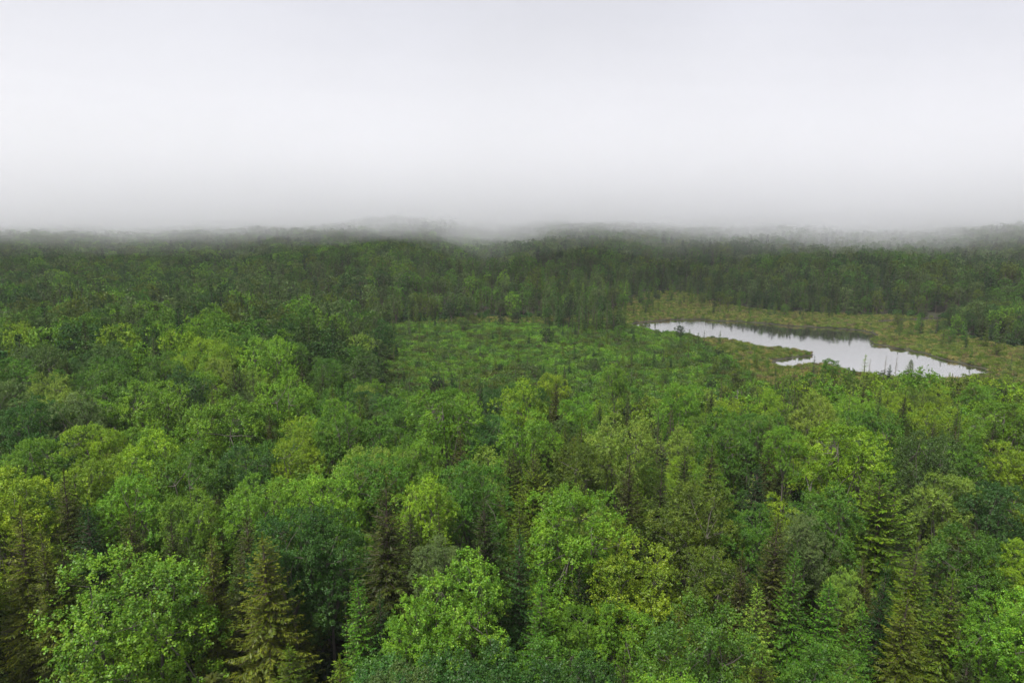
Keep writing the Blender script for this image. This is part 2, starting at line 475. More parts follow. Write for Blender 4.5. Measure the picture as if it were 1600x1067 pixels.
def shrub(seed, n=500, r=.8, h=.9, leaf=.16, twiggy=False):
    g = np.random.default_rng(seed)
    tb = Tubes()
    nb = 9
    P, O = [], []
    for k in range(nb):
        a = g.uniform(0, 6.28); rr = r * g.uniform(.15, .9); e = np.array([math.cos(a) * rr, math.sin(a) * rr, h * g.uniform(.55, 1) * (1 - .35 * rr / r)])
        tb.add([(0, 0, -.1), e * [.5, .5, .6], e], [.03, .02, .01], 4)
        c = n // nb
        q_ = e + unit(g.normal(size=(c, 3))) * (g.random((c, 1)) ** .4) * [.42 * r, .42 * r, .34 * h]
        P.append(q_); O.append(unit(q_ - e))
    P, O = np.concatenate(P), np.concatenate(O)
    P[:, 2] = np.abs(P[:, 2])
    nrm = unit(g.normal(size=P.shape) * .7 + O * .4 + np.array([0, 0, .7]))
    ln = leaf * g.uniform(.7, 1.4, len(P))
    v, f = leaf_quads(P, nrm, g.normal(size=P.shape), ln, ln * .7, .1)
    return ('maple_bark', tb), (v, f)

def tuft(seed, n=60, r=.35, h=.55):
    g = np.random.default_rng(seed)
    a = g.uniform(0, 6.28, n); b = np.stack([np.cos(a), np.sin(a), np.zeros(n)], 1) * (r * .5 * g.random((n, 1)))
    d = unit(np.stack([np.cos(a) * .55, np.sin(a) * .55, np.ones(n)], 1) + g.normal(size=(n, 3)) * .25)
    L = h * g.uniform(.6, 1.3, n)
    return leaf_quads(b + d * L[:, None] * .5, unit(g.normal(size=(n, 3)) * [1, 1, .3]), d, L, L * .07, 0)

def bole(seed, r=.2, n=8):
    """trunk of unit height"""
    g = np.random.default_rng(seed); tb = Tubes(); b = g.normal(size=2) * .12
    tb.add([(0, 0, -.04), (0, 0, .02), (b[0], b[1], .5), (0, 0, 1.0)], [r * 1.5, r * 1.1, r * .85, r * .62], n)
    return tb

PROTO = {}       # kind -> list of dict(near=..., mid=..., H, R)
for s in range(8):
    Rc = 4.5; lob = 17 + 2 * (s % 5); dp = (.95, 1.15, .8, 1.05)[s % 4]; sp_ = (.5, 1.3, .9)[s % 3]
    nr = broadleaf(100 + s, Rc, 56000, .108, lob + 20, dp, sp_)
    md = broadleaf(100 + s, Rc, 11000, .25, lob + 20, dp, sp_, 14)
    bo = bole(150 + s).mesh('broadleaf_bole', M_BARK)
    PROTO.setdefault('broadleaf_tree', []).append(dict(R=Rc, top=nr[2],
        near=[('trunk', bo), ('branches', nr[0].mesh('broadleaf_branches', M_BARK)), ('crown', new_mesh('broadleaf_crown', *nr[1], mats=[M_LEAF]))],
        mid=[('trunk', bo), ('crown', new_mesh('broadleaf_crown_small', *md[1], mats=[M_LEAF]))]))
def add_conifer(kind, H, Rc, a, b):
    PROTO.setdefault(kind, []).append(dict(H=H, R=Rc,
        near=[('trunk', a[0][1].mesh(kind + '_trunk', M_BARKD)), ('crown', new_mesh(kind + '_crown', *a[1], mats=[M_NEEDLE]))],
        mid=[('trunk', b[0][1].mesh(kind + '_trunk', M_BARKD)), ('crown', new_mesh(kind + '_crown_small', *b[1], mats=[M_NEEDLE]))]))
for s in range(6):
    Rc = 2.1 + .2 * (s % 3); rg = .25 + .06 * (s % 3)
    add_conifer('spruce_tree', 12, Rc, spruce(200 + s, Rc, 12, .25, 12, .25, ragged=rg + .08), spruce(200 + s, Rc, 12, .4, 10, .46, ragged=rg, fine=False))
for s in range(3):
    add_conifer('hemlock_tree', 12, 3.3, spruce(230 + s, 3.3, 12, .34, 12, .27, 1.0, .10, .38, .12, 1), spruce(230 + s, 3.3, 12, .55, 9, .55, 1.0, .10, .32, .12, 1, False))
for s in range(3):
    add_conifer('larch_tree', 7, 1.1, larch(240 + s), larch(240 + s, whorl=.55))

# ------------------------------------------------------------------ tones (leaf albedo)
TONE = {
    'bright yellow-green': (.175, .290, .010), 'fresh green': (.120, .250, .012), 'mid-green': (.066, .160, .010),
    'deep green': (.030, .090, .009), 'blue-green': (.042, .115, .018), 'pale grey-green': (.100, .165, .038),
    'pale yellow-green': (.160, .250, .026), 'olive green': (.082, .134, .008),
    'golden olive': (.088, .116, .009), 'dark olive': (.034, .058, .007), 'brownish olive': (.056, .070, .010),
    'straw sedge': (.26, .23, .07), 'moss': (.15, .20, .03), 'heath': (.14, .115, .05),
    'dark green': (.018, .052, .009), 'dull green': (.060, .112, .018),
}
def jitter(c, k=.14):
    v = random.uniform(1 - k, 1 + k)
    return tuple(max(.004, ch * v * random.uniform(.94, 1.06)) for ch in c) + (1.0,)

# ------------------------------------------------------------------ placing trees
TREES = []     # dict(x, y, H, r, kind, tone, short/label)
HEIGHT = {'b': 13.0, 's': 11.5, 'h': 11.5, 'l': 7.0}
KIND = {'b': 'broadleaf_tree', 's': 'spruce_tree', 'h': 'hemlock_tree', 'l': 'larch_tree'}
NOUN = {'b': 'broadleaf tree', 's': 'spruce', 'h': 'broad conifer', 'l': 'thin larch', 'd': 'dead tree'}

# apex pixel (x, y), crown width px, kind, tone, height m, short name that singles it out
HAND = [
 (205, 872, 280, 'b', 'fresh green', 12.0, 'big open-crowned maple at the bottom left'),
 (712, 866, 190, 'b', 'fresh green', 12.0, 'pointed bright maple at the bottom centre'),
 (640, 935, 130, 'b', 'fresh green', 9.5, 'low leafy crown below the pointed bright maple'),
 (900, 764, 180, 'b', 'fresh green', 14.0, 'tall rear half of the big twin maple'),
 (980, 832, 175, 'b', 'bright yellow-green', 12.0, 'big round front maple of the twin crown'),
 (1095, 748, 150, 'b', 'olive green', 13.5, 'wide maple right of the twin crown'),
 (1170, 786, 90, 'b', 'mid-green', 12.5, 'narrow maple against the wide maple'),
 (22, 800, 120, 's', 'golden olive', 13.0, 'golden spruce in the bottom left corner'),
 (66, 828, 90, 's', 'golden olive', 12.5, 'second golden spruce from the bottom left corner'),
 (96, 842, 110, 's', 'olive green', 11.5, 'green-tipped spruce left of the big maple'),
 (92, 742, 90, 's', 'brownish olive', 13.5, 'brown spruce against the yellow crown'),
 (135, 792, 110, 's', 'dark green', 12.0, 'blackish spruce above the big maple'),
 (205, 800, 120, 's', 'brownish olive', 12.5, 'shaggy brown spruce above the big maple'),
 (268, 808, 90, 's', 'dark olive', 12.0, 'slim dark spruce right of the shaggy brown one'),
 (315, 842, 90, 's', 'golden olive', 12.0, 'yellow-topped spruce above the big maple'),
 (400, 838, 150, 's', 'golden olive', 12.5, 'broad golden spruce right of the big maple'),
 (372, 805, 100, 's', 'brownish olive', 12.5, 'brown spruce behind the broad golden one'),
 (452, 805, 130, 'b', 'deep green', 12.5, 'dark green crown right of the golden spruce'),
 (512, 800, 140, 'b', 'deep green', 12.5, 'deep green crown left of the great brown spruce'),
 (600, 756, 150, 's', 'brownish olive', 14.5, 'great brown spruce with tiered branches'),
 (555, 905, 90, 's', 'mid-green', 10.5, 'small green spruce at the bottom edge'),
 (592, 928, 60, 's', 'dark green', 9.5, 'little dark spruce at the bottom edge'),
 (688, 845, 80, 'b', 'pale grey-green', 11.5, 'pale grey crown behind the pointed maple'),
 (757, 772, 115, 's', 'dark olive', 13.0, 'wide dark spruce above the pointed maple'),
 (690, 790, 70, 's', 'olive green', 12.0, 'olive spruce between the brown and dark spruces'),
 (640, 800, 70, 's', 'dark olive', 11.5, 'dim spruce under the great brown spruce'),
 (802, 835, 85, 's', 'blue-green', 12.0, 'bluish spruce left of the white snag'),
 (842, 905, 95, 's', 'mid-green', 11.0, 'green spruce below the white snag'),
 (866, 800, 70, 's', 'mid-green', 12.0, 'small spruce behind the white snag'),
 (815, 780, 80, 's', 'olive green', 12.0, 'olive spruce above the bluish one'),
 (905, 870, 70, 's', 'dark green', 11.0, 'dark spruce beside the bare pale stems'),
 (975, 940, 110, 'b', 'fresh green', 9.5, 'low bright crown at the bottom edge centre'),
 (895, 945, 80, 'b', 'fresh green', 9.0, 'small green sapling at the bottom edge'),
 (1190, 916, 90, 's', 'pale yellow-green', 11.0, 'pale spruce with a clear pointed top'),
 (1112, 852, 110, 'b', 'olive green', 11.5, 'olive crown beside the dark gap'),
 (1160, 868, 80, 's', 'brownish olive', 12.0, 'dull brown spruce behind the pale pointed one'),
 (1205, 812, 110, 's', 'brownish olive', 13.0, 'tall brown spruce right of the dark gap'),
 (1240, 868, 90, 's', 'mid-green', 12.0, 'layered green spruce with a lit tip'),
 (1282, 905, 120, 's', 'mid-green', 11.5, 'full green spruce at the bottom right'),
 (1258, 806, 85, 'b', 'pale grey-green', 12.0, 'blue-grey crown among the spruces'),
 (1290, 756, 120, 'b', 'mid-green', 13.0, 'green domed crown above the blue-grey one'),
 (1385, 746, 190, 'h', 'olive green', 13.5, 'wide layered hemlock'),
 (1312, 890, 60, 'b', 'pale yellow-green', 11.0, 'small pale crown beside the full green spruce'),
 (1342, 868, 60, 's', 'brownish olive', 12.0, 'thin brown spruce below the layered hemlock'),
 (1415, 925, 120, 's', 'golden olive', 11.0, 'yellowish spruce at the bottom right edge'),
 (1440, 852, 120, 's', 'olive green', 12.5, 'olive spruce below the layered hemlock'),
 (1380, 880, 80, 's', 'dark green', 12.0, 'dark spruce below the layered hemlock'),
 (1520, 828, 125, 'b', 'mid-green', 12.5, 'green crown near the right edge'),
 (1592, 846, 90, 'b', 'bright yellow-green', 12.5, 'bright crown cut by the right edge'),
 (1560, 935, 120, 'b', 'fresh green', 11.0, 'fresh crown in the bottom right corner'),
 (1490, 895, 100, 's', 'olive green', 12.0, 'olive spruce near the bottom right corner'),
 (1345, 945, 80, 's', 'mid-green', 10.5, 'low spruce at the bottom right edge'),
 # second rank
 (15, 742, 150, 'b', 'bright yellow-green', 13.5, 'brightest crown at the left edge'),
 (2, 592, 80, 'b', 'pale grey-green', 13.5, 'pale crown at the left edge'),
 (118, 612, 105, 'b', 'pale grey-green', 13.5, 'greyish round crown on the left'),
 (138, 665, 80, 'b', 'bright yellow-green', 13.0, 'small yellow crown on the left'),
 (50, 690, 95, 'b', 'fresh green', 13.0, 'leafy crown over the brightest one'),
 (45, 625, 90, 'b', 'deep green', 13.0, 'dark crown left of the greyish round one'),
 (222, 676, 125, 'b', 'bright yellow-green', 13.5, 'bright yellow domed crown on the left'),
 (235, 598, 110, 'b', 'fresh green', 13.5, 'wide crown behind the yellow dome'),
 (335, 622, 150, 'b', 'fresh green', 13.5, 'long bright crown right of the yellow dome'),
 (442, 584, 105, 'b', 'fresh green', 14.0, 'smooth round-topped crown left of centre'),
 (522, 642, 90, 'b', 'mid-green', 13.5, 'leafy crown right of the round-topped one'),
 (130, 722, 105, 'b', 'bright yellow-green', 13.0, 'yellow shoots above the brown spruce'),
 (195, 738, 110, 'b', 'fresh green', 12.5, 'feathery crown right of the yellow shoots'),
 (300, 700, 130, 'b', 'mid-green', 13.0, 'wide mid-green crown under the long bright one'),
 (382, 690, 110, 'b', 'deep green', 13.0, 'deep green crown under the long bright one'),
 (455, 682, 90, 'b', 'bright yellow-green', 13.5, 'bright ragged crown left of centre'),
 (500, 735, 120, 'b', 'fresh green', 13.0, 'crown below the bright ragged one'),
 (580, 715, 110, 'b', 'mid-green', 13.0, 'crown above the great brown spruce'),
 (400, 750, 120, 'b', 'fresh green', 12.5, 'soft crown above the broad golden spruce'),
 (300, 770, 110, 'b', 'fresh green', 12.0, 'low crown above the yellow-topped spruce'),
 (655, 745, 110, 'b', 'bright yellow-green', 13.0, 'bright crown right of the great brown spruce'),
 (602, 650, 90, 'b', 'mid-green', 13.0, 'crown left of the bright central maple'),
 (700, 610, 115, 'b', 'fresh green', 14.0, 'bright central maple with upright shoots'),
 (812, 594, 95, 'b', 'bright yellow-green', 13.0, 'bright maple at the edge of the bog'),
 (862, 584, 55, 'b', 'bright yellow-green', 12.0, 'small yellow crown at the edge of the bog'),
 (905, 617, 62, 'b', 'fresh green', 12.0, 'small ball-shaped green crown'),
 (822, 633, 105, 'b', 'fresh green', 13.5, 'maple with a pale straight trunk'),
 (750, 598, 42, 's', 'dark green', 12.0, 'blackish spruce between the two bright maples'),
 (872, 596, 55, 's', 'brownish olive', 12.5, 'brown spruce beside the small yellow crown'),
 (886, 572, 40, 's', 'dull green', 12.0, 'slender spruce topping the bog edge'),
 (962, 568, 48, 'b', 'fresh green', 11.0, 'upright pale crown on the bog edge'),
 (975, 655, 130, 'b', 'pale yellow-green', 13.5, 'wide pale crown right of centre'),
 (905, 690, 100, 'b', 'olive green', 12.5, 'olive crown left of the wide pale one'),
 (718, 680, 65, 's', 'brownish olive', 12.5, 'dark brown spruce under the central maple'),
 (645, 692, 100, 'b', 'fresh green', 13.0, 'crown left of the dark brown spruce'),
 (740, 716, 120, 'b', 'mid-green', 13.0, 'flat-topped crown below the dark brown spruce'),
 (838, 712, 130, 'h', 'olive green', 13.0, 'flat-branched hemlock left of the dark spruces'),
 (985, 722, 80, 's', 'brownish olive', 12.5, 'first dark spruce below the wide pale crown'),
 (1030, 728, 70, 's', 'dark olive', 12.0, 'second dark spruce below the wide pale crown'),
 (1075, 700, 80, 's', 'dark olive', 12.0, 'dark spruce above the wide maple'),
 (1130, 640, 100, 'b', 'mid-green', 11.5, 'grey-green crown right of the wide pale one'),
 (1060, 600, 70, 'b', 'fresh green', 10.0, 'fresh crown at the bog edge right of centre'),
 (1112, 690, 70, 's', 'olive green', 11.5, 'olive spruce under the grey-green crown'),
 (1180, 725, 90, 's', 'dark green', 12.0, 'dark spruce left of the bare grey tree'),
 (1232, 668, 65, 'b', 'fresh green', 11.5, 'narrow crown left of the bare grey tree'),
 (1332, 672, 130, 'b', 'bright yellow-green', 12.5, 'wide sunny crown right of the bare grey tree'),
 (1276, 617, 90, 'b', 'pale yellow-green', 10.5, 'layered pale crown below the pond'),
 (1375, 640, 105, 'b', 'mid-green', 11.0, 'green crown behind the wide sunny one'),
 (1455, 680, 110, 'b', 'dull green', 11.5, 'dull crown on the right'),
 (1480, 740, 110, 'b', 'pale yellow-green', 12.0, 'pale crown right of the layered hemlock'),
 (1545, 755, 100, 'b', 'blue-green', 12.0, 'bluish crown at the right'),
 (1592, 700, 95, 'b', 'bright yellow-green', 12.0, 'yellow crown cut by the right edge'),
 (1210, 610, 60, 'b', 'bright yellow-green', 9.0, 'small bright crown below the pond'),
 (1530, 600, 70, 'b', 'fresh green', 8.0, 'green crown below the right end of the pond'),
 (1440, 575, 60, 'b', 'fresh green', 7.0, 'leafy crown standing before the water'),
 (1352, 556, 22, 'l', 'pale yellow-green', 7.0, 'feathery larch standing before the water'),
 (1300, 560, 32, 'b', 'mid-green', 6.5, 'small crown standing before the water'),
 (1422, 563, 26, 's', 'olive green', 6.0, 'ragged spruce standing before the water'),
 (600, 500, 42, 'b', 'deep green', 9.0, 'rounded tree at the left end of the bog'),
 (565, 548, 75, 'b', 'dull green', 12.0, 'grey-green mound of crown left of the bog'),
 (505, 520, 80, 'b', 'deep green', 13.0, 'dark crown left of the grey-green mound'),
 (415, 530, 95, 'b', 'fresh green', 14.0, 'lit broad crown on the left slope'),
 (330, 438, 26, 's', 'dark green', 16.0, 'taller of two dark spire spruces'),
 (345, 440, 24, 's', 'dark green', 15.0, 'shorter of two dark spire spruces'),
]
for px, py, w, k, tone, H, short in HAND:
    z = H
    for _ in range(3):
        x, y, t = at(px, py, z)
        z = H + float(ground_h(x, y))
    r = w * t / FPX / 2 * (1.2 if k == 's' else 1.08)
    TREES.append(dict(x=x, y=y, H=H, r=r, k=k, tone=tone, short=short, hand=True))

# fill: poisson-like darts, larger crowns first
cell = {}
def near_ok(x, y, r, f):
    c = 6.0
    i, j = int(x // c), int(y // c)
    for a in (-2, -1, 0, 1, 2):
        for b in (-2, -1, 0, 1, 2):
            for (X, Y, Rr) in cell.get((i + a, j + b), ()):
                if (X - x) ** 2 + (Y - y) ** 2 < (f * (r + Rr)) ** 2: return False
    return True
def put(t):
    cell.setdefault((int(t['x'] // 6), int(t['y'] // 6)), []).append((t['x'], t['y'], t['r']))
for t in TREES: put(t)

NPT = 90000
cx = rng.uniform(-1, 1, NPT); cyy = rng.uniform(0, 1, NPT) ** .62
yy = 16 + cyy * 640
xx = cx * (yy * .80 + 24)
so_ = sdist(OPEN, xx, yy)
spn = np.minimum(sdist(POND, xx, yy), sdist(CREEK, xx, yy))
isl = inside(ISLE, xx, yy)
clump = wob(xx, yy, 45, 7); clump2 = wob(xx, yy, 26, 9)
for i in range(NPT):
    x, y, d = xx[i], yy[i], so_[i]
    if spn[i] < 2.6 or (spn[i] < 8 and random.random() < .8): continue
    u = random.random()
    rightish = x > 6 and 48 < y < 130
    far = y > 195
    if d < 0:
        if isl[i]:
            k = 's' if u < .55 else ('l' if u < .8 else 'b'); H = random.uniform(5.5, 9.5); r = H * (.14 if k != 'b' else .22); f = .7
            tone = random.choice(['dark green', 'dull green', 'deep green', 'dull green'])
        else:
            edge = d > -9 and y > 150
            if random.random() > (.2 if x < 45 else (.4 if edge else .10)): continue
            k = 's' if u < .45 else ('l' if u < .8 else 'b'); H = random.uniform(1.6, 4.2) * (1.5 if edge else 1); r = H * (.17 if k != 'b' else .38); f = 1.25
            tone = random.choice(['dark green', 'dull green', 'olive green', 'mid-green'])
    elif rightish and d < 48:
        q_ = min(1, d / 48)
        k = 'b' if u < .5 else ('s' if u < .78 else 'l')
        H = (4.2 + 6.0 * q_) * random.uniform(.75, 1.2); r = H * {'b': .27, 's': .17, 'l': .13}[k] * random.uniform(.8, 1.2); f = .58
        tone = random.choice(['bright yellow-green', 'fresh green', 'mid-green', 'pale yellow-green', 'bright yellow-green', 'olive green', 'fresh green'] if k == 'b' else
                             ['olive green', 'dark olive', 'dull green', 'brownish olive', 'pale yellow-green'])
    elif d > 0 and -75 < x < 42 and 165 < y < 275 and random.random() < .75:
        k = 's' if u < .45 else ('l' if u < .65 else 'b')
        H = random.uniform(4.5, 8.5); r = H * {'b': .32, 's': .18, 'l': .15}[k]; f = .72
        tone = random.choice(['olive green', 'mid-green', 'dull green', 'dark olive', 'fresh green', 'pale grey-green'])
    elif far:
        con = .30 + .25 * clump[i] if x > -40 else .2 + .25 * clump[i]
        k = 's' if u < con * .85 else ('h' if u < con else 'b')
        if d < 12 and x > 20: k = 's' if u < .8 else 'b'
        H = random.uniform(9.0, 11.5) * (.8 if d < 25 and x > -10 else 1) * (random.uniform(.45, 1) if d < 9 else 1); r = H * {'b': .29, 's': .18, 'h': .26}[k] * random.uniform(.8, 1.2); f = .56
        if k == 'b': tone = random.choice(['mid-green', 'dull green', 'deep green', 'olive green', 'mid-green', 'pale grey-green'] + (['fresh green'] if x < 0 else []))
        else: tone = random.choice(['dark green', 'dark green', 'dull green', 'dark olive'])
    else:
        con = .32 + .30 * clump[i] + (.30 if y < 60 and x > 0 else (.12 if y < 42 else 0))
        k = 's' if u < con * .9 else ('h' if u < con else 'b')
        if y > 120 and x > -60: con = .6
        H = random.uniform(11, 14) if y < 120 else random.uniform(10, 13)
        if d < 6: H *= .75
        r = H * {'b': .255, 's': .18, 'h': .24}[k] * random.uniform(.7, 1.25); f = .55
        if k == 'b':
            c2 = clump2[i]
            if y > 115: tone = random.choice(['mid-green', 'dull green', 'fresh green', 'olive green', 'deep green', 'pale grey-green'])
            elif c2 > .5: tone = random.choice(['bright yellow-green', 'fresh green', 'fresh green'])
            elif c2 > -.2: tone = random.choice(['fresh green', 'mid-green', 'mid-green', 'pale yellow-green'])
            else: tone = random.choice(['mid-green', 'deep green', 'blue-green', 'dull green'])
        else: tone = random.choice(['dark olive', 'brownish olive', 'olive green', 'olive green', 'golden olive'] if y < 70 else ['dark green', 'dark olive', 'dull green'])
        if random.random() < .12: H *= .8
    if x > 70 and d > 0 and y > 110 and y < 200: H *= .62; r *= .8
    if not near_ok(x, y, r, f): continue
    t = dict(x=float(x), y=float(y), H=H, r=r, k=k, tone=tone, hand=False)
    TREES.append(t); put(t)

# keep fill trees from towering in front of the traced ones
HP = [(t, *project(t['x'], t['y'], t['H'])) for t in TREES if t['hand']]
keep = []
for t in TREES:
    if not t['hand']:
        px, py, w = project(t['x'], t['y'], t['H'] + float(ground_h(t['x'], t['y'])))
        t['px'], t['py'], t['w'] = px, py, w
        gh = float(ground_h(t['x'], t['y'])); H1 = t['H']
        while True:
            lim = None
            for h, hx, hy, hw in HP:
                if w > hw + .5: continue
                hr = h['r'] / hw * FPX
                reach = hr * (1.5 if h['k'] != 'b' else 1.05) if hw < 75 else min(45, hr * .75)
                if abs(px - hx) < hr * .8 + .5 * t['r'] / w * FPX and py < hy + reach: lim = 1; break
            if not lim or t['H'] < .55 * H1: break
            t['H'] *= .95
            px, py, w = project(t['x'], t['y'], t['H'] + gh)
        t['px'], t['py'], t['w'] = px, py, w
        if lim and w < 45: continue
    else:
        t['px'], t['py'], t['w'] = project(t['x'], t['y'], t['H'] + float(ground_h(t['x'], t['y'])))
    if t['w'] > 0 and -260 < t['px'] < 1860: keep.append(t)
TREES = keep
print('TREES', len(TREES), {k: sum(t['k'] == k for t in TREES) for k in 'bshl'})

# individuals: the ones that show largest
ZV = {}
inds, rest = [], []
for k in 'bshl':
    ts = [t for t in TREES if t['k'] == k]
    ts.sort(key=lambda t: -(t['hand'] * 1e3 + t['r'] * t['H'] / t['w'] ** 2 * (1 if -20 < t['px'] < 1620 and t['py'] < 1060 else .05)))
    inds += ts[:295]; rest += ts[295:]

# labels -------------------------------------------------------------
LANDM = [(t['px'], t['py'], 'the ' + t['short']) for t in TREES if t.get('short')]
LANDM += [(60, 440, 'the dark woods at the upper left edge'), (420, 410, 'the pale-crowned rise left of centre'), (560, 450, 'the woods at the head of the bog'), (680, 430, 'the far woods above the bog'),
          (1080, 400, 'the far ridge above the pond'), (1200, 430, 'the dark wall of woods behind the pond'), (1430, 450, 'the dark woods above the creek'), (1440, 498, 'the little creek'), (500, 480, 'the wooded left shoulder'), (760, 390, 'the dip in the far woods'), (990, 508, "the pond's left tip"), (1530, 577, "the pond's right end"), (1280, 553, 'the grassy spit in the pond'), (1060, 498, "the pond's far left shore"),
          (1250, 508, "the pond's far shore"), (1360, 525, "the pond's right shore"), (700, 500, "the bog's far left edge"), (1050, 450, 'the olive clearing behind the pond'),
          (1540, 500, 'the dark spur of woods right of the pond'), (800, 540, 'the middle of the shrubby bog'), (250, 470, 'the misty left slope'),
          (900, 440, 'the thin woods behind the bog'), (1300, 440, 'the hillside above the pond'), (150, 400, 'the foggy far left slope'), (100, 520, 'the upper left canopy'), (1560, 440, 'the foggy right hillside')]
used = {}
def make_label(t):
    if t.get('short'):
        return t['tone'] + ' ' + t['short'] if len((t['tone'] + ' ' + t['short']).split()) <= 16 else t['short']
    ht = 'small' if t['H'] < 6 else ('low' if t['H'] < 9.5 else ('wide' if t['r'] > t['H'] * .33 else 'tall'))
    ls = sorted(LANDM, key=lambda l: (l[0] - t['px']) ** 2 + 2.5 * (l[1] - t['py']) ** 2)[:4]
    for l in ls:
        dx, dy = t['px'] - l[0], t['py'] - l[1]
        rel = ('just right of' if dx > 0 else 'just left of') if abs(dx) > abs(dy) * 1.3 else ('just above' if dy < 0 else 'just below')
        lb = f"{ht} {t['tone']} {NOUN[t['k']]} {rel} {l[2]}"
        if lb not in used and len(lb.split()) <= 16: return lb
    for l in ls:
        dx, dy = t['px'] - l[0], t['py'] - l[1]
        rel = ('up and to the ' if dy < 0 else 'down and to the ') + ('right of' if dx > 0 else 'left of')
        lb = f"{t['tone']} {NOUN[t['k']]} {rel} {l[2]}"
        if lb not in used and len(lb.split()) <= 16: return lb
    for l in ls:
        lb = f"{t['tone']} {NOUN[t['k']]} near {l[2]}"
        if len(lb.split()) <= 16: return lb
    return f"{t['tone']} {NOUN[t['k']]} in the closed forest"
GROUP = {'b': 'broadleaf trees of the forest', 's': 'spruces of the forest', 'h': 'broad layered conifers of the forest', 'l': 'thin larches round the bog'}
CAT = {'b': 'tree', 's': 'conifer', 'h': 'conifer', 'l': 'conifer'}

def place(t, name, meshes, H0, R0, label, cat, group, bark_only=False):
    x, y = t['x'], t['y']
    z = float(ground_h(x, y)) if sdist_open(np.array([x]), np.array([y]))[0] > 0 else .08
    root = bpy.data.objects.new(name, None)
    root.empty_display_size = .5
    root.location = (x, y, z)
    root.rotation_euler = (random.uniform(-.03, .03), random.uniform(-.03, .03), random.uniform(0, 6.283))
    s = t['r'] / R0
    col.objects.link(root)
    tag(root, label, cat, group)
    for nm, me_ in meshes:
        o = bpy.data.objects.new(nm, me_); o.parent = root
        if t['k'] == 'b':
            sv = min(s * 1.12, t['H'] / (H0 + R0 * 1.42))           # crown keeps its own proportions and tops out at H
            fork = t['H'] - sv * (H0 + R0 * 1.3)
            if nm == 'trunk': o.scale = (s, s, max(.6, fork + .3))
            else: o.location = (0, 0, t['H'] - sv * H0); o.scale = (s, s, sv)
        else: o.scale = (s, s, t['H'] / H0)
        if nm == 'crown': o.color = jitter(TONE[t['tone']])
        col.objects.link(o)
    return root

inds.sort(key=lambda t: not t['hand'])
for t in inds:
    k = t['k']; P = PROTO[KIND[k]]
    p = P[random.randrange(len(P))]
    lb = make_label(t); used[lb] = used.get(lb, 0) + 1
    place(t, KIND[k], p['near'] if t['w'] < 95 else p['mid'], p['top'] if k == 'b' else p['H'], p['R'], lb, CAT[k], GROUP[k])
print('labels', len(used), 'shared', sum(v for v in used.values() if v > 1))

# dead trees
DEAD = [(850, 840, 9.5, 'snag', 'pale grey dead snag with short bare twigs right of the bluish spruce', 1.0),
        (713, 786, 9.5, 'snag', 'grey dead spire between the olive spruce and the wide dark spruce', .9),
        (888, 872, 7.5, 'fork', 'bare pale forked stems left of the big twin maple', .9),
        (1272, 688, 9.0, 'fork', 'bare grey twiggy tree left of the wide sunny crown', 1.3),
        (1078, 690, 8.0, 'fork', 'bare grey tree above the wide maple', 1.0),
        (180, 672, 10.0, 'snag', 'white dead stem beside the small yellow crown on the left', .8),
        (1153, 612, 6.5, 'snag', 'bare leaning stem at the bog edge above the grey-green crown', .7),
        (1522, 655, 8.0, 'snag', 'bare grey snag rising on the right below the pond', .9),
        (1490, 640, 6.0, 'fork', 'bare bush of grey twigs right of the green crown below the pond', .9),
        (1385, 556, 4.5, 'snag', 'dark dead stem standing before the water', .5),
        (1402, 557, 4.0, 'snag', 'shorter dead stem right of the dark one before the water', .5),
        (1360, 560, 4.0, 'snag', 'thin dead stem left of the dark one before the water', .4)]
SN = [dead_tree(300 + i).mesh('dead_tree_mesh', M_SNAG) for i in range(3)]
FK = [dead_tree(310 + i, 8.0, forked=True).mesh('dead_tree_mesh', M_SNAG) for i in range(3)]
for i, (px, py, H, ty, lb, sc) in enumerate(DEAD):
    x, y, t_ = at(px, py, H)
    o = bpy.data.objects.new('dead_tree', (SN if ty == 'snag' else FK)[i % 3])
    o.location = (x, y, float(ground_h(x, y)) if sdist_open(np.array([x]), np.array([y]))[0] > 0 else .05)
    h0 = 9.0 if ty == 'snag' else 8.0
    o.scale = (sc, sc, H / h0); o.rotation_euler = (0, 0, random.uniform(0, 6))
    col.objects.link(o); tag(o, lb, 'dead tree')

# ------------------------------------------------------------------ masses: the rest of the forest, undergrowth, bog vegetation
def proto_collection(name, meshes):
    c = bpy.data.collections.new(name)
    for i, m in enumerate(meshes):
        o = bpy.data.objects.new('%s_%02d' % (name, i), m); c.objects.link(o)
    return c

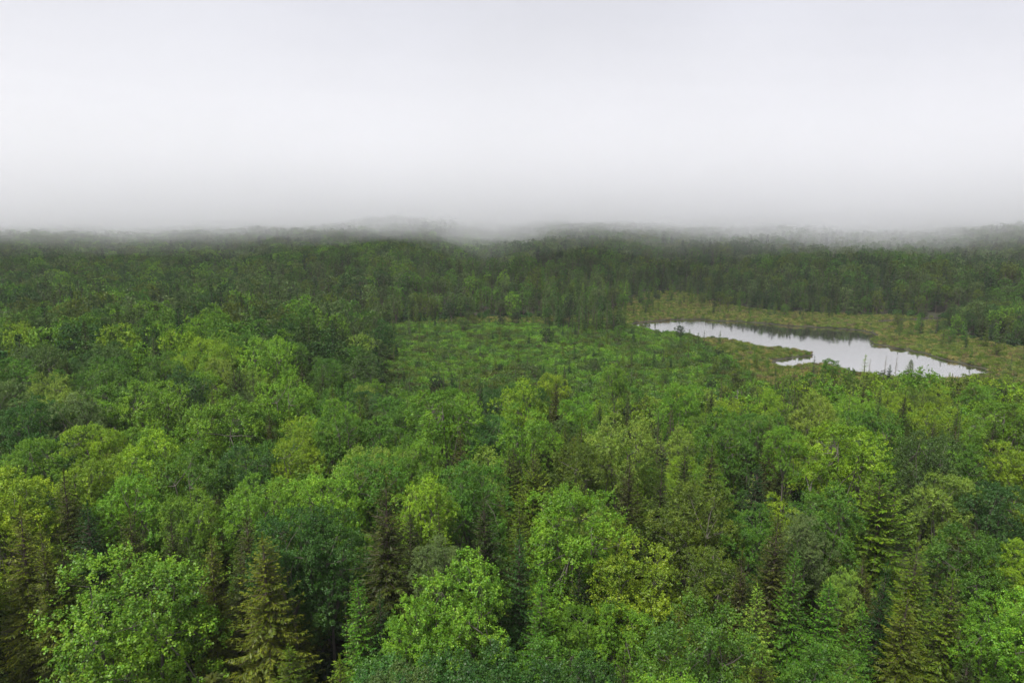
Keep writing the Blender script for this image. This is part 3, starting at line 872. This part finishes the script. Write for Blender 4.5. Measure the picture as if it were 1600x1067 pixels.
def mass(name, pts, scl, rot, idx, tint, coll, label=None):
    me_ = bpy.data.meshes.new(name)
    me_.vertices.add(len(pts)); me_.vertices.foreach_set('co', np.asarray(pts, np.float32).ravel())
    for nm, ty, arr, fld in (('scl', 'FLOAT_VECTOR', scl, 'vector'), ('rot', 'FLOAT_VECTOR', rot, 'vector'), ('pick', 'INT', idx, 'value'), ('tint', 'FLOAT_COLOR', tint, 'color')):
        a = me_.attributes.new(nm, ty, 'POINT'); a.data.foreach_set(fld, np.ascontiguousarray(arr, np.int32 if ty == 'INT' else np.float32).ravel())
    o = bpy.data.objects.new(name, me_); col.objects.link(o); tag(o, kind='stuff')
    if label: o['label'] = label
    g = bpy.data.node_groups.new(name, 'GeometryNodeTree')
    g.interface.new_socket('Geometry', in_out='INPUT', socket_type='NodeSocketGeometry')
    g.interface.new_socket('Geometry', in_out='OUTPUT', socket_type='NodeSocketGeometry')
    N, L = g.nodes.new, g.links.new
    gi, go = N('NodeGroupInput'), N('NodeGroupOutput')
    ci = N('GeometryNodeCollectionInfo'); ci.inputs['Collection'].default_value = coll
    ci.inputs['Separate Children'].default_value = True; ci.inputs['Reset Children'].default_value = True
    ip = N('GeometryNodeInstanceOnPoints'); ip.inputs['Pick Instance'].default_value = True
    def na(nm, ty):
        a = N('GeometryNodeInputNamedAttribute'); a.data_type = ty; a.inputs['Name'].default_value = nm; return a.outputs['Attribute']
    L(gi.outputs[0], ip.inputs['Points']); L(ci.outputs[0], ip.inputs['Instance'])
    L(na('pick', 'INT'), ip.inputs['Instance Index']); L(na('scl', 'FLOAT_VECTOR'), ip.inputs['Scale'])
    e2r = N('FunctionNodeEulerToRotation'); L(na('rot', 'FLOAT_VECTOR'), e2r.inputs[0]); L(e2r.outputs[0], ip.inputs['Rotation'])
    L(ip.outputs[0], go.inputs[0])
    mod = o.modifiers.new('scatter', 'NODES'); mod.node_group = g
    return o

def joined_mesh(name, tb, leaves, leafmat, bark, dz=0.0, extra=None):
    v, f = leaves
    if extra is not None:
        for k in range(len(tb.v)): tb.v[k] = tb.v[k] + [0, 0, dz]
        tb.add(*extra)
    tv, tf = np.array(tb.v), np.array(tb.f)
    return new_mesh(name, np.concatenate([tv, v + [0, 0, dz]]), np.concatenate([tf, f + len(tv)]), mats=[bark, leafmat],
                    mat_idx=np.concatenate([np.zeros(len(tf)), np.ones(len(f))]))
far_b = []
for s in range(6):
    tb, lv, top = broadleaf(400 + s, 4.2, 3600, .40, 28 + 2 * s, (.9, 1.1)[s % 2], .8, 10)
    far_b.append(joined_mesh('far_crown', tb, lv, M_LEAF_I, M_BARKD, 12 - top, ([(0, 0, -.5), (0, 0, 4), (0, 0, 12 - top - 4.6)], [.3, .24, .2], 6)))
far_s = []
for s in range(5):
    r_ = spruce(420 + s, 2.2, 12, .7, 8, .62, fine=False, base=(.14, .35)[s % 2], ragged=.4, full=(s % 3 == 0))
    far_s.append(joined_mesh('far_spruce', r_[0][1], r_[1], M_NEEDLE_I, M_BARKD))
far_coll = proto_collection('forest_source', far_b + far_s)
pts, scl, rot, idx, tint = [], [], [], [], []
for t in rest:
    z = float(ground_h(t['x'], t['y'])) if t['y'] > 190 or sdist_open(np.array([t['x']]), np.array([t['y']]))[0] > 0 else .05
    pts.append((t['x'], t['y'], z))
    b = t['k'] == 'b'
    s = t['r'] / (4.2 if b else 2.1)
    scl.append((s, s, t['H'] / 12)); rot.append((random.uniform(-.04, .04), random.uniform(-.04, .04), random.uniform(0, 6.28)))
    idx.append((random.randrange(6) if b else 6 + random.randrange(5))); tint.append(jitter(TONE[t['tone']]))
# beyond 640 m, thinner and hidden by fog
for _ in range(2600):
    y = random.uniform(640, 1500); x = random.uniform(-1, 1) * y * .8
    pts.append((x, y, float(ground_h(x, y)))); s = random.uniform(1.0, 1.9); scl.append((s, s, random.uniform(.8, 1.1)))
    rot.append((0, 0, random.uniform(0, 6.28))); idx.append(random.randrange(5)); tint.append(jitter(TONE['mid-green']))
mass('distant_forest', pts, np.array(scl), np.array(rot), idx, np.array(tint), far_coll, 'massed trees of the far woods running up into the fog')

sh_near = [new_mesh('undergrowth_clump', *shrub(500 + s, 520, 1.0, 1.1, .2)[1], mats=[M_LEAF_I]) for s in range(4)]
und = proto_collection('undergrowth_source', sh_near)
pts, scl, rot, idx, tint = [], [], [], [], []
ux, uy = rng.uniform(-1, 1, 14000), rng.uniform(0, 1, 14000) ** .6
uy = 14 + uy * 190; ux = ux * (uy * .8 + 10)
ud = sdist(OPEN, ux, uy); uh = ground_h(ux, uy)
for x, y, d, h in zip(ux, uy, ud, uh):
    if d < -1 or random.random() < (.55 if y > 120 else .45): continue
    pts.append((x, y, h - .05)); s = random.uniform(.6, 1.7); scl.append((s, s, s * random.uniform(.7, 1.4))); rot.append((0, 0, random.uniform(0, 6.28)))
    idx.append(random.randrange(4)); tint.append(jitter(TONE[random.choice(['deep green', 'deep green', 'dark green', 'dark olive'])]))  # leaf tones darkened to deepen the shade in gaps between crowns
mass('undergrowth', pts, np.array(scl), np.array(rot), idx, np.array(tint), und, 'low leafy undergrowth on the forest floor')

bog_sh = [new_mesh('bog_shrub_clump', *shrub(520 + s, 420, .8, .75, .12)[1], mats=[M_LEAF_I]) for s in range(4)]
bog_tf = [new_mesh('sedge_tuft', *tuft(540 + s, 110), mats=[M_NEEDLE_I]) for s in range(3)]
bogc = proto_collection('bog_source', bog_sh + bog_tf)
n = 210000
ux, uy = rng.uniform(-60, 190, n), rng.uniform(60, 330, n)
ud = sdist(OPEN, ux, uy)
m_ = ud < 2
ux, uy, ud = ux[m_], uy[m_], ud[m_]
up = np.minimum(sdist(POND, ux, uy) - 1.3, sdist(CREEK, ux, uy)) + .55 * wob(ux, uy, 7, 2) + .3 * wob(ux, uy, 3, 6)
m_ = up > .5
ux, uy, up = ux[m_], uy[m_], up[m_]
pt_ = wob(ux, uy, 17, 1); pt2 = wob(ux, uy, 6, 5); pt3 = wob(ux, uy, 30, 8)
pts, scl, rot, idx, tint = [], [], [], [], []
for x, y, d, a, b, c in zip(ux, uy, up, pt_, pt2, pt3):
    mid = x < 45 and y < 185
    shrubby = (.72 if mid else .22) + .3 * a + .15 * b
    if d < 3: shrubby = .35
    if random.random() < shrubby:
        if random.random() < .2: continue
        s = random.uniform(.6, 1.7) * (1 if mid else .6); i = random.randrange(4)
        z = s * random.uniform(.6, 1.3)
        tn = random.choice((['fresh green', 'mid-green', 'dull green', 'olive green', 'fresh green'] if a + c > -.3 else ['dull green', 'brownish olive', 'olive green', 'mid-green']) if mid
                           else ['olive green', 'dull green', 'heath', 'moss', 'moss'])
    else:
        s = random.uniform(.7, 1.5); z = s * random.uniform(.6, 1.1); i = 4 + random.randrange(3)
        tn = random.choice((['moss', 'straw sedge', 'moss', 'olive green'] if a > -.2 else ['olive green', 'moss', 'heath', 'straw sedge']) if not mid else ['olive green', 'moss', 'golden olive', 'dull green'])
    pts.append((x, y, float(bog_h(x, y)) - .04 if d > 3 else .0)); scl.append((s, s, z)); rot.append((random.uniform(-.1, .1), random.uniform(-.1, .1), random.uniform(0, 6.28)))
    idx.append(i); tint.append(jitter(TONE[tn], .2))
mass('bog_vegetation', pts, np.array(scl), np.array(rot), idx, np.array(tint), bogc, 'olive sedge and low shrubs covering the open bog')
print('bog', len(pts))

# ------------------------------------------------------------------ air
def volume_mat(name, dens, colr=(1, 1, 1), aniso=0.0):
    m, n = mat_new(name)
    v = n.nodes.new('ShaderNodeVolumePrincipled')
    v.inputs['Density'].default_value = dens; v.inputs['Color'].default_value = (*colr, 1); v.inputs['Anisotropy'].default_value = aniso
    o = n.nodes.new('ShaderNodeOutputMaterial'); n.links.new(v.outputs[0], o.inputs['Volume'])
    return m

def box(name, x0, x1, y0, y1, z0, z1, mat):
    v = [(x, y, z) for z in (z0, z1) for y in (y0, y1) for x in (x0, x1)]
    f = [(0, 2, 3, 1), (4, 5, 7, 6), (0, 1, 5, 4), (2, 6, 7, 3), (0, 4, 6, 2), (1, 3, 7, 5)]
    me_ = new_mesh(name, v, faces=f, mats=[mat])
    o = bpy.data.objects.new(name, me_); col.objects.link(o); tag(o, kind='stuff'); return o

HAZE_TOP = 62.0
box('haze', -4500, 4500, -950, 6600, -2.5, HAZE_TOP, volume_mat('thin_haze', .00016, (.93, .94, 1.0)))

def bulge(X, D):
    a = X / np.maximum(D, 60)
    g_ = lambda c, w: np.exp(-((a - c) / w) ** 2)
    return 3 * g_(.15, .12) - 4.5 * g_(.47, .06) + 2 * g_(-.24, .09) - 2 * g_(-.55, .12) - 2 * g_(-.03, .05) - 2 * g_(.33, .04) - 1.5 * g_(-.4, .04)

def cloud_shell(off, dens, top, ph):
    """low cloud: a closed body with a wavy underside that dips onto the woods beyond the pond and lifts towards and over the viewer"""
    xs = np.concatenate([np.linspace(-3800, -420, 18)[:-1], np.linspace(-420, 420, 120), np.linspace(420, 3800, 18)[1:]])
    ys = np.concatenate([np.linspace(40, 700, 100), np.linspace(740, 5200, 18)])
    X, Y = np.meshgrid(xs, ys)
    D = np.hypot(X * .55, Y)
    knee = 262 + off * 4 + 24 * wob(X, X * 0, 240, 4) + 10 * wob(X, Y * .2, 90, 8)
    s_ = (knee - D)
    rise = 20 * np.log1p(np.exp(np.clip(s_ / 20, -30, 30))) * .30
    rise = rise * 1.95
    bottom = 19.5 + off + rise + bulge(X, D) + (3.0 * wob(X, Y * .45, 130, 3) + 2.8 * wob(X, Y * .6, 55, 6 + ph) + 1.2 * wob(X, Y, 27, 2 + ph)) - 15 * np.clip((D - 335) / 150, 0, 1)
    tp = top + (top - 40) * .09 * wob(X, Y, 200, 2)
    bottom = np.minimum(bottom, tp - .6)
    v = np.concatenate([np.stack([X, Y, bottom], -1).reshape(-1, 3), np.stack([X, Y, tp], -1).reshape(-1, 3)])
    ny_, nx_ = X.shape
    I = np.arange(nx_ * ny_).reshape(ny_, nx_); J = I + nx_ * ny_
    F = [np.stack([I[:-1, :-1], I[1:, :-1], I[1:, 1:], I[:-1, 1:]], -1).reshape(-1, 4), np.stack([J[:-1, :-1], J[:-1, 1:], J[1:, 1:], J[1:, :-1]], -1).reshape(-1, 4)]
    for a, b, rev in ((I[0], J[0], 0), (I[-1], J[-1], 1), (I[:, 0], J[:, 0], 1), (I[:, -1], J[:, -1], 0)):
        s = np.stack([a[:-1], a[1:], b[1:], b[:-1]], -1)
        F.append(s[:, ::-1] if rev else s)
    me_ = new_mesh('fog_bank', v, np.concatenate(F), mats=[volume_mat('cloud_vapour', dens, (.972, .974, .998), 0.3)])
    o = bpy.data.objects.new('fog_bank', me_); col.objects.link(o); tag(o, kind='stuff'); o['label'] = 'low bank of fog resting on the far woods'
for i, (off, dens, top) in enumerate(((-7, .0011, 120), (-3.5, .0017, 106), (0, .0024, 92), (4, .0034, 78), (8, .0055, 64), (11.5, .010, 52))):
    cloud_shell(off, dens, top, i)

# wisps that hang below the bank, among the treetops of the far slope
def mist_patch(cx_, cy_, cz_, a, b, c, dens, seed):
    g = np.random.default_rng(seed)
    nu, nv = 26, 14
    U, V = np.meshgrid(np.linspace(0, 2 * math.pi, nu, endpoint=False), np.linspace(.06, math.pi - .06, nv))
    p1, p2, p3 = g.uniform(0, 6.28, 3)
    rr = 1 + .22 * np.sin(2 * U + p1) * np.sin(V) + .14 * np.sin(3 * U + p2 + 2 * V) + .10 * np.cos(5 * U + p3) * np.sin(V)
    P = np.stack([cx_ + a * rr * np.sin(V) * np.cos(U), cy_ + b * rr * np.sin(V) * np.sin(U), cz_ + c * rr * np.cos(V)], -1).reshape(-1, 3)
    F = [(j * nu + i, (j + 1) * nu + i, (j + 1) * nu + (i + 1) % nu, j * nu + (i + 1) % nu) for j in range(nv - 1) for i in range(nu)]
    F.append(tuple(range(nu))); F.append(tuple(reversed(range((nv - 1) * nu, nv * nu))))
    me_ = new_mesh('mist', P, faces=F, mats=[volume_mat('mist_vapour', dens, (.972, .974, .998), .3)])
    o = bpy.data.objects.new('mist', me_); col.objects.link(o); tag(o, kind='stuff'); o['label'] = 'thin wisp of mist hanging over the far treetops'
for i, (az, D, z, a, c, dn) in enumerate([(.47, 290, 20, 30, 7, .0040), (.42, 315, 21, 34, 7, .0035), (.58, 280, 20, 26, 6, .0028), (-.04, 315, 22, 30, 6, .0028),
                                      (-.42, 300, 23, 26, 5, .0020), (-.56, 290, 23, 24, 5, .0020), (-.18, 340, 23, 24, 5, .0030), (.22, 340, 24, 26, 5, .0028), (.34, 320, 22, 20, 5, .0030)]):
    for j, (sx_, dx_) in enumerate(((1, 0), (.74, 5), (.48, -4))):
        mist_patch(az * D + dx_, D + 4 * j, z + .6 * j, a * sx_, 30 * sx_, c * sx_, dn, 700 + i * 3 + j)
